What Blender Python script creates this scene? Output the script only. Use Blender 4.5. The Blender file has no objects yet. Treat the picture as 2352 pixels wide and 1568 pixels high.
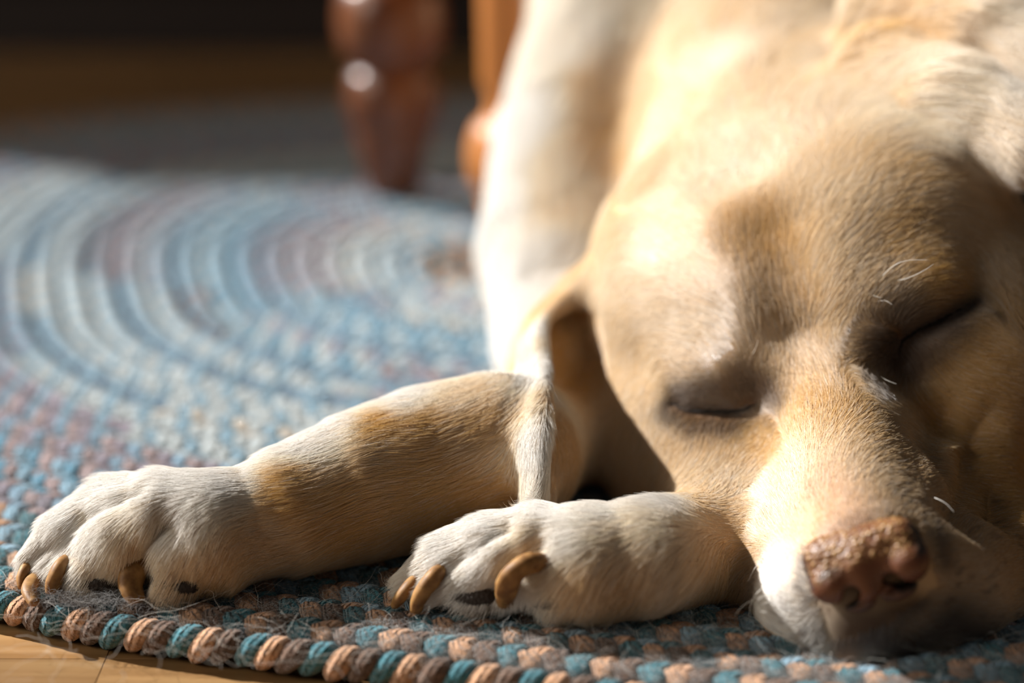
import bpy, math, random
import numpy as np
from mathutils import Vector, Matrix
from mathutils.bvhtree import BVHTree

random.seed(4); rng = np.random.default_rng(11)
C = bpy.context.scene.collection
S = bpy.context.scene
U = 0.01                                   # the design is in centimetres
HAIR = 1.0                                 # hair amount

# ------------------------------------------------------------------ camera
FPX, CX, CY, H, PITCH = 4573.0, 1176.0, 784.0, 26.0, math.radians(18)
cam = bpy.data.cameras.new('camera'); camo = bpy.data.objects.new('camera', cam); C.objects.link(camo)
cam.lens = 70.0; cam.sensor_width = 36.0; cam.clip_start = 0.05; cam.clip_end = 50
camo.location = (0, 0, H*U); camo.rotation_euler = (math.radians(90)-PITCH, 0, 0)
cam.dof.use_dof = True; cam.dof.focus_distance = 0.603; cam.dof.aperture_fstop = 3.3
S.camera = camo
# ------------------------------------------------------------------ world, sun, window light
w = bpy.data.worlds.new('world'); S.world = w; w.use_nodes = True
w.node_tree.nodes['Background'].inputs[0].default_value = (0.90, 0.87, 0.82, 1)
w.node_tree.nodes['Background'].inputs[1].default_value = 0.062
sun = bpy.data.lights.new('sun', 'SUN'); so = bpy.data.objects.new('sun', sun); C.objects.link(so)
SUN = Vector((-0.735, 0.345, 0.585)).normalized()
sun.energy = 10.4; sun.angle = math.radians(1.2); sun.color = (1.0, 0.97, 0.935)
so.rotation_euler = SUN.to_track_quat('Z', 'Y').to_euler()
def area(name, loc, target, sx, sy, e, col):
    l = bpy.data.lights.new(name, 'AREA'); l.shape = 'RECTANGLE'; l.size = sx; l.size_y = sy; l.energy = e; l.color = col
    o = bpy.data.objects.new(name, l); C.objects.link(o); o.location = loc
    o.rotation_euler = (Vector(loc)-Vector(target)).to_track_quat('Z', 'Y').to_euler(); return o
area('window_light', (-1.9, -0.1, 1.0), (0.0, 0.6, 0.1), 0.7, 0.8, 19.0, (1.0, 0.90, 0.77))
S.view_settings.view_transform = 'Standard'; S.view_settings.look = 'None'
S.view_settings.gamma = 1; S.view_settings.use_curve_mapping = False; S.view_settings.exposure = 0.0
S.cycles.max_bounces = 8; S.cycles.diffuse_bounces = 5; S.cycles.glossy_bounces = 2; S.cycles.transmission_bounces = 3

# ------------------------------------------------------------------ places (cm)
cp, sp = math.cos(PITCH), math.sin(PITCH)
def ray(px, py):
    a, b = (px-CX)/FPX, -(py-CY)/FPX
    return np.array([a, cp + b*sp, -sp + b*cp])
def W(px, py, Y):
    r = ray(px, py); return np.array([0, 0, H]) + r*(Y/r[1])
def G(px, py, z=0.0):
    r = ray(px, py); return np.array([0, 0, H]) + r*((z-H)/r[2])

# ------------------------------------------------------------------ object helpers
def link(o, parent=None):
    C.objects.link(o)
    if parent is not None: o.parent = parent
    return o
def tag(o, label=None, cat=None, group=None, kind=None):
    if label: o['label'] = label
    if cat: o['category'] = cat
    if group: o['group'] = group
    if kind: o['kind'] = kind
    return o
def empty(name, loc=(0, 0, 0)):
    o = bpy.data.objects.new(name, None); C.objects.link(o); o.location = loc; o.empty_display_size = .02; return o
def mesh(name, V, F, mat, parent=None, smooth=True):
    me = bpy.data.meshes.new(name)
    V = np.asarray(V, dtype=np.float32)*U
    if parent is not None: V = V - np.array(parent.location, dtype=np.float32)
    F = np.asarray(F, dtype=np.int32)
    n = F.shape[1]
    me.vertices.add(len(V)); me.vertices.foreach_set('co', V.ravel())
    me.loops.add(F.size); me.loops.foreach_set('vertex_index', F.ravel())
    me.polygons.add(len(F)); me.polygons.foreach_set('loop_start', np.arange(0, F.size, n, dtype=np.int32))
    me.update(calc_edges=True); me.validate()
    me.polygons.foreach_set('use_smooth', np.full(len(F), smooth)); me.materials.append(mat)
    o = bpy.data.objects.new(name, me); link(o, parent); return o

# ------------------------------------------------------------------ node helpers
def mat(name):
    m = bpy.data.materials.new(name); m.use_nodes = True; nt = m.node_tree
    for n in list(nt.nodes): nt.nodes.remove(n)
    out = nt.nodes.new('ShaderNodeOutputMaterial'); return m, nt, out
def N(nt, t, **kw):
    n = nt.nodes.new(t)
    for k, v in kw.items():
        if k.startswith('i_'): n.inputs[k[2:].replace('_', ' ')].default_value = v
        else: setattr(n, k, v)
    return n
def principled(nt, out, col=(.5, .5, .5, 1), rough=.6, **kw):
    p = N(nt, 'ShaderNodeBsdfPrincipled'); p.inputs['Base Color'].default_value = col; p.inputs['Roughness'].default_value = rough
    for k, v in kw.items(): p.inputs[k.replace('_', ' ')].default_value = v
    nt.links.new(p.outputs[0], out.inputs[0]); return p
def ramp(nt, fac, stops):
    r = N(nt, 'ShaderNodeValToRGB'); e = r.color_ramp.elements
    while len(e) < len(stops): e.new(.5)
    for el, (p, c) in zip(e, stops): el.position = p; el.color = (*c, 1)
    nt.links.new(fac, r.inputs[0]); return r

# ------------------------------------------------------------------ volume sculpting in numpy
class Vol:
    def __init__(s, lo, hi, h):
        s.lo = np.array(lo, float); s.h = h; s.n = np.ceil((np.array(hi)-s.lo)/h).astype(int)+1
        s.f = np.full(s.n, 4.0, np.float32)
    def box(s, lo, hi):
        a = np.clip(np.floor((np.array(lo)-s.lo)/s.h).astype(int), 0, s.n); b = np.clip(np.ceil((np.array(hi)-s.lo)/s.h).astype(int)+1, 0, s.n)
        if np.any(b <= a): return None, None
        sl = tuple(slice(a[i], b[i]) for i in range(3))
        ax = [(s.lo[i]+s.h*np.arange(a[i], b[i])).astype(np.float32) for i in range(3)]
        return sl, np.meshgrid(*ax, indexing='ij', sparse=True)
    def put(s, sl, d, k, op):
        f = s.f[sl]
        if op == 'add':
            h = np.maximum(k-np.abs(f-d), 0)/k; s.f[sl] = np.minimum(f, d)-h*h*k*.25
        else:
            d = -d; h = np.maximum(k-np.abs(f-d), 0)/k; s.f[sl] = np.maximum(f, d)+h*h*k*.25
    def cap(s, a, b, ra, rb, k=1.0, op='add'):
        a = np.asarray(a, float); b = np.asarray(b, float); r = max(ra, rb)+k+.6
        sl, g = s.box(np.minimum(a, b)-r, np.maximum(a, b)+r)
        if sl is None: return
        ba = b-a; L = max(float(ba@ba), 1e-9); P = [g[i]-np.float32(a[i]) for i in range(3)]
        t = np.clip((P[0]*ba[0]+P[1]*ba[1]+P[2]*ba[2])/L, 0, 1).astype(np.float32)
        d = np.sqrt((P[0]-t*ba[0])**2+(P[1]-t*ba[1])**2+(P[2]-t*ba[2])**2)-(ra+(rb-ra)*t)
        s.put(sl, d, k, op)
    def chain(s, pts, rs, k=1.0, op='add'):
        pts = np.asarray(pts, float); m = max(rs)+k+.6
        sl, g = s.box(pts.min(0)-m, pts.max(0)+m)
        if sl is None: return
        D = None
        for a, b, ra, rb in zip(pts[:-1], pts[1:], rs[:-1], rs[1:]):
            ba = b-a; L = max(float(ba@ba), 1e-9); P = [g[i]-np.float32(a[i]) for i in range(3)]
            t = np.clip((P[0]*ba[0]+P[1]*ba[1]+P[2]*ba[2])/L, 0, 1).astype(np.float32)
            d = np.sqrt((P[0]-t*ba[0])**2+(P[1]-t*ba[1])**2+(P[2]-t*ba[2])**2)-(ra+(rb-ra)*t)
            D = d if D is None else np.minimum(D, d)
        s.put(sl, D, k, op)
    def ell(s, c, R, r, k=1.0, op='add'):          # R: rows are the local axes in world space
        c = np.asarray(c, float); R = np.asarray(R, float); r = np.asarray(r, float)
        ext = np.sqrt(((R.T*r)**2).sum(1))+k+.6
        sl, g = s.box(c-ext, c+ext)
        if sl is None: return
        P = [g[i]-np.float32(c[i]) for i in range(3)]
        q = [(P[0]*R[i][0]+P[1]*R[i][1]+P[2]*R[i][2]) for i in range(3)]
        k0 = np.sqrt(sum((q[i]/r[i])**2 for i in range(3))); k1 = np.sqrt(sum((q[i]/r[i]**2)**2 for i in range(3)))
        d = (k0*(k0-1)/np.maximum(k1, 1e-5)).astype(np.float32)
        s.put(sl, d, k, op)
    def sheet(s, P, r, k=.5, nu=40, nv=70, rr=None):
        P = np.asarray(P, float)                    # rows x cols x 3 control points
        def bas(n, m):
            t = np.linspace(0, n-1, m); B = np.zeros((m, n))
            for j, tt in enumerate(t):
                i = min(int(tt), n-2); f = tt-i
                for kk, wgt in zip((i-1, i, i+1, i+2), (-.5*f+f*f-.5*f**3, 1-2.5*f*f+1.5*f**3, .5*f+2*f*f-1.5*f**3, -.5*f*f+.5*f**3)):
                    B[j, min(max(kk, 0), n-1)] += wgt
            return B
        Q = np.einsum('ai,bj,ijk->abk', bas(P.shape[0], nv), bas(P.shape[1], nu), P).reshape(-1, 3).astype(np.float32)
        m = r+k+.3
        sl, g = s.box(Q.min(0)-m, Q.max(0)+m)
        X = np.stack(np.broadcast_arrays(*g), -1).reshape(-1, 3).astype(np.float32); D = np.empty(len(X), np.float32); q2 = (Q**2).sum(1)
        for i in range(0, len(X), 20000):
            x = X[i:i+20000]; D[i:i+20000] = np.sqrt(np.maximum(((x**2).sum(1)[:, None]-2*x@Q.T+q2).min(1), 0))
        s.put(sl, D.reshape(s.f[sl].shape)-r, k, 'add')
    def noise(s, amp, freq, seed=0):
        pass
    def mesh(s):
        f = s.f; ins = f < 0; n = s.n
        c = np.zeros(n-1, np.int8)
        for dx in (0, 1):
            for dy in (0, 1):
                for dz in (0, 1): c += ins[dx:n[0]-1+dx, dy:n[1]-1+dy, dz:n[2]-1+dz]
        cells = np.argwhere((c > 0) & (c < 8)); idx = np.full(n-1, -1, np.int32); idx[tuple(cells.T)] = np.arange(len(cells))
        acc = np.zeros((len(cells), 3)); cnt = np.zeros(len(cells))
        cor = [(a, b, d) for a in (0, 1) for b in (0, 1) for d in (0, 1)]
        for p in cor:
            for ax in range(3):
                if p[ax]: continue
                q = list(p); q[ax] = 1
                fa = f[tuple((cells+p).T)]; fb = f[tuple((cells+q).T)]; m = (fa < 0) != (fb < 0)
                t = fa/np.where(m, fa-fb, 1); o = np.array(p, float)[None].repeat(len(cells), 0); o[:, ax] = t
                acc[m] += o[m]; cnt += m
        V = s.lo+(cells+acc/cnt[:, None])*s.h
        Q = []
        for ax in range(3):
            b1, b2 = (ax+1) % 3, (ax+2) % 3
            a0 = [slice(0, None)]*3; a1 = [slice(0, None)]*3; a0[ax] = slice(0, -1); a1[ax] = slice(1, None)
            A = ins[tuple(a0)]; B = ins[tuple(a1)]; e = np.argwhere(A != B)
            e = e[(e[:, b1] > 0) & (e[:, b2] > 0) & (e[:, b1] < n[b1]-1) & (e[:, b2] < n[b2]-1)]
            fl = A[tuple(e.T)]
            def at(d1, d2):
                g = e.copy(); g[:, b1] += d1; g[:, b2] += d2; return idx[tuple(g.T)]
            q = np.stack([at(-1, -1), at(0, -1), at(0, 0), at(-1, 0)], 1); q[~fl] = q[~fl][:, ::-1]; Q.append(q)
        return V, np.concatenate(Q)
def smooth_mesh(V, F, it=2, lam=.5):
    e = np.concatenate([F[:, [0, 1]], F[:, [1, 2]], F[:, [2, 3]], F[:, [3, 0]]]); n = len(V)
    deg = np.bincount(e[:, 0], minlength=n)+np.bincount(e[:, 1], minlength=n)
    for _ in range(it):
        for l in (lam, -lam*1.03):
            A = np.stack([np.bincount(e[:, 0], V[e[:, 1], i], n)+np.bincount(e[:, 1], V[e[:, 0], i], n) for i in range(3)], 1)/deg[:, None]
            V = V+l*(A-V)
    return V

# ------------------------------------------------------------------ the dog's head frame
cr = np.array([1., 0, 0]); cu = np.array([0, sp, cp]); ct = np.array([0, -cp, sp])   # right, up, towards the lens
def fromcam(v): return v[0]*cr+v[1]*cu+v[2]*ct
A3 = fromcam((-0.02, -0.525, 0.85)); A3 /= np.linalg.norm(A3)
L3 = fromcam((0.91, 0.339, 0.23)); L3 -= A3*(L3@A3); L3 /= np.linalg.norm(L3)
D3 = np.cross(A3, L3)
HR = np.stack([L3, -A3, D3])               # local x (to the picture's right), y (back), z (dorsal)
NOSE = W(1990, 1318, 51.0)
def HL(x, y, z): return NOSE + x*L3 - y*A3 + z*D3
def hell(v, c, r, k=1.0, op='add', tilt=None):
    R = HR
    if tilt is not None:
        R = np.array(Matrix.Rotation(math.radians(tilt[1]), 3, tilt[0]))@HR
    v.ell(HL(*c), R, r, k, op)

def build_body(h=0.17):
    v = Vol((-24, 46, -1.2), (30, 122, 34), h)
    # torso, neck, shoulder
    v.cap(W(1800, 150, 96), W(2250, -60, 110), 8.5, 10, 4)
    v.cap(HL(0, 20, -1.5), W(1780, 180, 92), 6.2, 7.5, 3)
    v.chain([W(1480, 60, 92), W(1360, 300, 86), W(1315, 550, 81), W(1310, 760, 76), W(1320, 900, 69)], [5.1, 4.0, 3.8, 3.0, 2.3], 1.5)
    # the foreleg stretched out to the left
    v.chain([W(1270, 1000, 66), G(1140, 1046, 2.65), G(1000, 1070, 2.5), G(850, 1110, 2.35), G(700, 1160, 2.05), G(590, 1195, 1.8), G(490, 1215, 1.75)], [1.8, 2.65, 2.55, 2.35, 2.05, 1.75, 1.7], 1.2)
    for pts, rs in PAW_L: v.chain([G(*p) for p in pts], rs, .35)
    # the foreleg folded under the chin
    v.chain([W(2000, 1090, 64), W(1760, 1215, 59.8), W(1620, 1256, 57), G(1480, 1282, 1.65), G(1370, 1290, 1.6)], [2.2, 1.8, 1.65, 1.65, 1.55], 1.0)
    for pts, rs in PAW_R: v.chain([G(*p) for p in pts], rs, .35)
    # left ear
    v.sheet([[W(*p) for p in row] for row in EAR], .25, .4)
    # head
    hv = Vol(v.lo, v.lo+(v.n-1)*v.h, v.h); hv.n = v.n.copy(); hv.f = np.full(v.n, 4.0, np.float32)
    hell(hv, (0, 17.5, -1.0), (6.9, 8.2, 5.4), 2.0)                # skull
    hell(hv, (0, 13.8, .8), (4.6, 4.0, 3.0), 3.2)                  # forehead
    for s in (-1, 1):
        hell(hv, (s*3.6, 18.0, 1.2), (3.6, 6.0, 3.4), 2.0)         # temple
        hell(hv, (s*3.1, 11.4, 1.35), (1.9, 1.6, 1.0), 1.0)       # brow
        hell(hv, (s*5.1, 14.8, -2.4), (2.9, 4.6, 3.2), 2.0)        # cheekbone
        hell(hv, (s*5.0, 14.0, -5.0), (3.3, 5.5, 3.6), 2.0)        # jaw muscle
        hell(hv, (s*3.1, 10.2, -3.1), (2.6, 3.0, 2.0), 1.8)        # under the eye
        hell(hv, (s*5.0, 13.0, -1.9), (3.1, 4.6, 2.7), 1.0)
        hv.cap(HL(s*1.55, 1.9, -2.0), HL(s*2.1, 8.0, -3.0), 1.5, 1.95, 1.6)   # flews
        hv.cap(HL(s*2.0-.1, 2.0, -2.9-.3*s), HL(s*3.0-.2, 9.0, -4.6-.4*s), 1.4, 2.3, 1.0)
    hv.cap(HL(0, 1.5, -.45), HL(0, 9.5, -.7), 1.6, 1.95, 1.5)       # bridge of the muzzle
    hv.cap(HL(0, 1.6, -3.2), HL(0, 12, -5.5), 1.7, 2.6, 1.0)
    hell(hv, (0, 13, -5.5), (5.0, 6.5, 3.2), 2.0)
    hv.cap(HL(-1.9, 1.9, -1.7), HL(-2.8, 7.5, -2.4), 1.5, 1.9, 1.2)
    hv.cap(HL(-1.6, 1.2, -2.7), HL(-2.6, 3.6, -2.6), 1.25, 1.5, 1.0)
    hell(hv, (-4.8, 10.6, -1.5), (2.6, 4.3, 2.3), 1.4)             # cheek pressed out on the rug
    hell(hv, (-6.2, 13.2, -1.8), (2.0, 4.2, 2.6), 1.5)
    hv.cap(W(1990, 1440, 52.0), W(2420, 1330, 58), 1.0, 2.6, 1.5)   # right lip spread on the rug
    # right ear, folded back over the temple
    hv.chain([W(1990, 190, 71), W(2170, 235, 67), W(2330, 320, 64.5)], [1.5, 1.6, 1.2], 1.0)
    hv.chain([W(2060, 60, 75), W(2250, 110, 71), W(2420, 200, 68.5)], [2.2, 2.3, 2.2], 1.2)
    # furrow and inner corners of the eyes
    hv.cap(HL(0, 9.8, 2.75), HL(0, 12.2, 4.4), .3, .1, 2.6, 'sub')
    for s in (-1, 1):
        hell(hv, (s*3.9, 10.1, .45), (1.0, .45, .22), .6, 'sub')
        hell(hv, (s*3.9, 10.85, -.3), (1.4, 1.3, 1.0), .9)       # eyeball under the lid
    k = 1.5; hh = np.maximum(k-np.abs(v.f-hv.f), 0)/k; v.f = np.minimum(v.f, hv.f)-hh*hh*k*.25
    # flatten on the rug
    z = v.lo[2]+v.h*np.arange(v.n[2]); v.f = np.maximum(v.f, (-0.15-z)[None, None, :].astype(np.float32))
    V, F = v.mesh(); return smooth_mesh(V, F, 2), F

# paws: chains of (px, py, z), radii
PAW_R = [
 ([(1370,1290,1.6),(1260,1285,1.55),(1170,1300,1.35)], [1.6,1.55,1.3]),
 ([(1250,1240,2.0),(1140,1235,1.9),(1030,1275,1.4),(955,1330,.75)], [1.0,.8,.75,.5]),
 ([(1240,1270,1.7),(1130,1275,1.6),(1060,1310,1.2),(1010,1345,.8)], [1.0,.9,.8,.55]),
 ([(1180,1290,1.3),(1120,1345,.8),(1090,1375,.5)], [1.1,.9,.6]),
 ([(1370,1265,1.9),(1290,1275,1.6),(1240,1305,1.1)], [.9,.75,.5]),
 ([(1400,1310,1.3),(1320,1340,.9),(1290,1375,.6)], [1.3,1.1,.8]),
]
PAW_L = [
 ([(490,1215,1.75),(400,1210,1.8),(320,1225,1.6)], [1.75,1.75,1.5]),
 ([(380,1150,2.4),(260,1155,2.1),(150,1220,1.4),(85,1285,.7)], [.9,.85,.7,.5]),
 ([(400,1180,2.2),(280,1190,1.9),(185,1240,1.3),(135,1295,.75)], [1.0,.95,.85,.55]),
 ([(340,1220,1.7),(260,1270,1.1),(220,1310,.7)], [1.3,1.1,.8]),
 ([(480,1200,2.0),(410,1215,1.8),(350,1255,1.2)], [1.0,.8,.6]),
 ([(500,1240,1.5),(440,1280,1.0),(410,1320,.7)], [1.5,1.2,.9]),
]
EAR = [
 [(1340,655,68),(1310,650,69),(1340,640,69.5),(1370,650,69.5),(1410,690,68.5)],
 [(1250,740,65.6),(1220,745,67),(1270,720,68),(1340,720,68),(1415,760,67)],
 [(1250,850,60.8),(1203,860,62.2),(1250,850,64.2),(1305,855,66),(1355,870,66)],
 [(1247,970,57.5),(1198,975,58.6),(1235,980,60.6),(1262,980,61.8),(1275,980,62)],
 [(1243,1090,56.4),(1208,1090,57.2),(1232,1095,58.2),(1255,1095,58.5),(1262,1095,58.4)],
 [(1240,1180,55.8),(1222,1180,56.3),(1235,1185,56.8),(1248,1185,57),(1252,1185,56.9)]]

# ------------------------------------------------------------------ floor of wooden boards
FZ = -1.25
floor_mat, nt, out = mat('oak_floor')
p = principled(nt, out, rough=.34); tc = N(nt, 'ShaderNodeTexCoord'); oi = N(nt, 'ShaderNodeObjectInfo')
mp = N(nt, 'ShaderNodeMapping'); mp.inputs['Scale'].default_value = (3, 60, 1); nt.links.new(tc.outputs['Object'], mp.inputs[0]); nt.links.new(oi.outputs['Random'], mp.inputs['Location'])
ns = N(nt, 'ShaderNodeTexNoise', i_Scale=2.0, i_Detail=6.0, i_Distortion=.6); nt.links.new(mp.outputs[0], ns.inputs['Vector'])
r1 = ramp(nt, ns.outputs[0], [(.3, (.22, .115, .042)), (.55, (.33, .185, .075)), (.75, (.42, .255, .11))])
hs = N(nt, 'ShaderNodeHueSaturation'); nt.links.new(r1.outputs[0], hs.inputs['Color'])
mr = N(nt, 'ShaderNodeMapRange'); mr.inputs['To Min'].default_value = .62; mr.inputs['To Max'].default_value = 1.12; nt.links.new(oi.outputs['Random'], mr.inputs[0]); nt.links.new(mr.outputs[0], hs.inputs['Value'])
nt.links.new(hs.outputs[0], p.inputs['Base Color'])
bp = N(nt, 'ShaderNodeBump', i_Strength=.15, i_Distance=.0005); nt.links.new(ns.outputs[0], bp.inputs['Height']); nt.links.new(bp.outputs[0], p.inputs['Normal'])
sub_mat, nt, out = mat('subfloor'); principled(nt, out, (.02, .012, .006, 1), .9)
FA = math.radians(-1.0); seam0 = G(120, 1512, FZ)
def box(lo, hi, bev=.04):
    x0, y0, z0 = lo; x1, y1, z1 = hi; b = bev
    V = [(x0, y0, z0), (x1, y0, z0), (x1, y1, z0), (x0, y1, z0), (x0, y0, z1-b), (x1, y0, z1-b), (x1, y1, z1-b), (x0, y1, z1-b),
         (x0+b, y0+b, z1), (x1-b, y0+b, z1), (x1-b, y1-b, z1), (x0+b, y1-b, z1)]
    F = [(3, 2, 1, 0)]+[(i, (i+1) % 4, 4+(i+1) % 4, 4+i) for i in range(4)]+[(4+i, 4+(i+1) % 4, 8+(i+1) % 4, 8+i) for i in range(4)]+[(8, 9, 10, 11)]
    return V, F
floor = mesh('floor', *box((-140, 20, FZ-3), (160, 260, FZ-1.2)), sub_mat, smooth=False); tag(floor, kind='structure')
BW, BL = 7.0, 48.0
bV, bF = box((0, 0, -1.2), (BL-.015, BW-.015, 0), .015); board0 = None
for r in range(-2, 30):
    off = {-1: 0.0}.get(r, (r*17.3) % BL)
    for q in range(-3, 4):
        x = q*BL+off; y = r*BW
        if abs(x+BL/2) > 75 + r*4: continue
        if board0 is None:
            board0 = mesh('floorboard', bV, bF, floor_mat, smooth=False); o = board0
        else: o = board0.copy(); C.objects.link(o)
        jx = G(232, 1540, FZ)[0]
        o.location = Vector((jx+x, seam0[1]+y, FZ))*U; o.parent = floor
        if (r, q) == (-1, 0): pass

# ------------------------------------------------------------------ braided oval rug
RC = np.array([1.8, 90.5]); ra_ = np.array([.966, .26]); rb_ = np.array([-.26, .966]); RR = 39.3; CORD = 1.34; PER = 2.1; FAR = 1.17
def ringpt(r, th):
    # near left: round end; far left: squarer end; near right: a straight side running on past the dog
    c, s_ = np.cos(th), np.sin(th); far = s_ > 0
    k = np.where(far, (np.abs(c)**3.2+np.abs(s_)**3.2)**(-1/3.2), 1.0)
    d = c[:, None]*ra_+(s_*np.where(far, FAR, 1.0))[:, None]*rb_
    ph = np.arctan2(d[:, 1], d[:, 0]); dl = ph-math.radians(-105.7)
    line = 1/np.cos(np.clip(dl, 0, 1.0)); right = (dl > 0) & (ph < math.radians(80)); k = np.where(right, line+(k-line)*np.clip((ph-.2)/1.2, 0, 1), k)
    return RC+r*k[:, None]*d
def visible(P, m=90):
    q = P-np.array([0, 0, H]); z = -(q@np.array([0, -cp, sp])); x = CX+FPX*q[:, 0]/z; y = CY-FPX*(q@np.array([0, sp, cp]))/z
    return (x > -m-z*1.5) & (x < 2352+m+z) & (y > -m) & (y < 1568+m+60), z
PAL = dict(teal=(.045, .185, .23), brown=(.16, .09, .058), peach=(.62, .34, .19), sky=(.25, .42, .54), pale=(.55, .62, .64), mauve=(.31, .27, .33),
           slate=(.13, .22, .31), rose=(.42, .31, .31), blue=(.13, .33, .47), cream=(.66, .58, .48), steel=(.22, .36, .48))
RINGS = [('teal', 'brown', 'peach')]*2+[('sky', 'peach', 'teal')]*2+[('sky', 'peach', 'blue'), ('sky', 'rose', 'blue'), ('blue', 'sky', 'rose'), ('steel', 'mauve', 'rose'), ('mauve', 'rose', 'steel'), ('mauve', 'mauve', 'sky'),
        ('mauve', 'sky', 'steel'), ('pale', 'cream', 'sky'), ('pale', 'sky', 'pale'), ('pale', 'pale', 'sky'), ('steel', 'slate', 'sky'), ('pale', 'sky', 'pale'), ('slate', 'steel', 'brown'), ('mauve', 'slate', 'rose'), ('mauve', 'pale', 'steel'),
        ('steel', 'sky', 'slate'), ('sky', 'pale', 'blue'), ('blue', 'sky', 'steel'), ('mauve', 'slate', 'steel'), ('mauve', 'rose', 'sky'), ('mauve', 'mauve', 'pale'), ('pale', 'sky', 'cream'), ('pale', 'pale', 'sky'), ('pale', 'steel', 'sky')]
def lobe(nu, nv, side, deep):
    # one strand of the braid where it comes up: a short bent tube; x along the cord, y across it
    t = np.linspace(0, 1, nu); T = t*2-1
    cx = -T*.52; cy = side*(.02+.56*np.sin(np.pi*(.12+.62*t))-.05); cz = -.34-(.80 if deep else .2)*t**2.2
    cz = cz+.05*np.sin(np.pi*t); r = .385*(1-np.abs(T)**3.4*.68)
    P = np.stack([cx, cy, cz], 1); tan = np.gradient(P, axis=0); tan /= np.linalg.norm(tan, axis=1)[:, None]
    up = np.array([1., 0, 0]); e1 = up-tan*(tan@up)[:, None]; e1 /= np.linalg.norm(e1, axis=1)[:, None]; e2 = np.cross(tan, e1)
    a = np.linspace(0, 2*np.pi, nv, endpoint=False)
    V = P[:, None]+r[:, None, None]*(np.cos(a)[None, :, None]*e1[:, None]+np.sin(a)[None, :, None]*e2[:, None])
    V = V.reshape(-1, 3); V = np.vstack([V, P[0]-tan[0]*.05, P[-1]+tan[-1]*.05])
    F = []
    for i in range(nu-1):
        for j in range(nv): F.append((i*nv+j, i*nv+(j+1) % nv, (i+1)*nv+(j+1) % nv, (i+1)*nv+j))
    uv = [(i/(nu-1), j/nv) for i in range(nu) for j in range(nv)]+[(0, 0), (1, 0)]
    n0 = len(V)-2
    for j in range(nv):
        F.append((n0, (j+1) % nv, j, n0)); F.append((n0+1, (nu-1)*nv+j, (nu-1)*nv+(j+1) % nv, n0+1))
    return V, [f for f in F], np.array(uv)
def wool(name, attr):
    m, nt, out = mat(name); p = principled(nt, out, rough=.95); p.inputs['Sheen Weight'].default_value = .35; p.inputs['Sheen Roughness'].default_value = .5; p.inputs['Specular IOR Level'].default_value = .1
    if attr: c = N(nt, 'ShaderNodeAttribute', attribute_name='colour').outputs['Color']; rv = None
    else: c = N(nt, 'ShaderNodeObjectInfo').outputs['Color']
    tc = N(nt, 'ShaderNodeTexCoord'); g = N(nt, 'ShaderNodeNewGeometry')
    ns = N(nt, 'ShaderNodeTexNoise', i_Scale=500.0, i_Detail=3.0); nt.links.new(g.outputs['Position'], ns.inputs['Vector'])
    hs = N(nt, 'ShaderNodeHueSaturation'); mr = N(nt, 'ShaderNodeMapRange'); mr.inputs['From Min'].default_value = .3; mr.inputs['From Max'].default_value = .7; mr.inputs['To Min'].default_value = .65; mr.inputs['To Max'].default_value = 1.35
    nt.links.new(ns.outputs[0], mr.inputs[0]); nt.links.new(mr.outputs[0], hs.inputs['Value']); nt.links.new(c, hs.inputs['Color']); nt.links.new(hs.outputs[0], p.inputs['Base Color'])
    uvn = N(nt, 'ShaderNodeAttribute', attribute_name='ply'); sx = N(nt, 'ShaderNodeSeparateXYZ'); nt.links.new(uvn.outputs['Vector'], sx.inputs[0])
    ma = N(nt, 'ShaderNodeMath', operation='MULTIPLY_ADD'); ma.inputs[1].default_value = 6.0; nt.links.new(sx.outputs[0], ma.inputs[0])
    mb = N(nt, 'ShaderNodeMath', operation='MULTIPLY'); mb.inputs[1].default_value = 9.0*2*math.pi; nt.links.new(sx.outputs[1], mb.inputs[0]); nt.links.new(mb.outputs[0], ma.inputs[2])
    sn = N(nt, 'ShaderNodeMath', operation='SINE'); nt.links.new(ma.outputs[0], sn.inputs[0])
    m2 = N(nt, 'ShaderNodeMath', operation='MULTIPLY_ADD'); m2.inputs[1].default_value = .55; nt.links.new(sn.outputs[0], m2.inputs[0])
    n2 = N(nt, 'ShaderNodeTexNoise', i_Scale=900.0, i_Detail=4.0); nt.links.new(g.outputs['Position'], n2.inputs['Vector'])
    m3 = N(nt, 'ShaderNodeMath', operation='MULTIPLY'); m3.inputs[1].default_value = 3.2; nt.links.new(n2.outputs[0], m3.inputs[0]); nt.links.new(m3.outputs[0], m2.inputs[2])
    bp = N(nt, 'ShaderNodeBump', i_Strength=1.0, i_Distance=.0008); nt.links.new(m2.outputs[0], bp.inputs['Height']); nt.links.new(bp.outputs[0], p.inputs['Normal']); return m
wool_part, wool_mass = wool('wool_yarn', False), wool('wool_yarn_field', True)
backing_mat, nt, out = mat('rug_backing'); principled(nt, out, (.05, .045, .04, 1), 1.0)
rug = empty('braided_rug', Vector((RC[0], RC[1], FZ))*U)
tag(rug, 'oval braided wool rug in teal, brown, peach and pale blue under the sleeping dog', 'rug')
th = np.linspace(0, 2*np.pi, 160, endpoint=False); E_ = ringpt(RR-.5, th)
V = np.vstack([np.c_[E_, np.full(160, FZ+.02)], np.c_[E_, np.full(160, FZ+.55)], [[RC[0], RC[1], FZ+.55]]]); 
F = [(i, (i+1) % 160, 160+(i+1) % 160, 160+i) for i in range(160)]+[(160+i, 160+(i+1) % 160, 320, 320) for i in range(160)]
rb = mesh('backing', V, F, backing_mat, rug, False)
L_pos, L_dir, L_side, L_col, L_spc, L_edge = [], [], [], [], [], []
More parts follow.
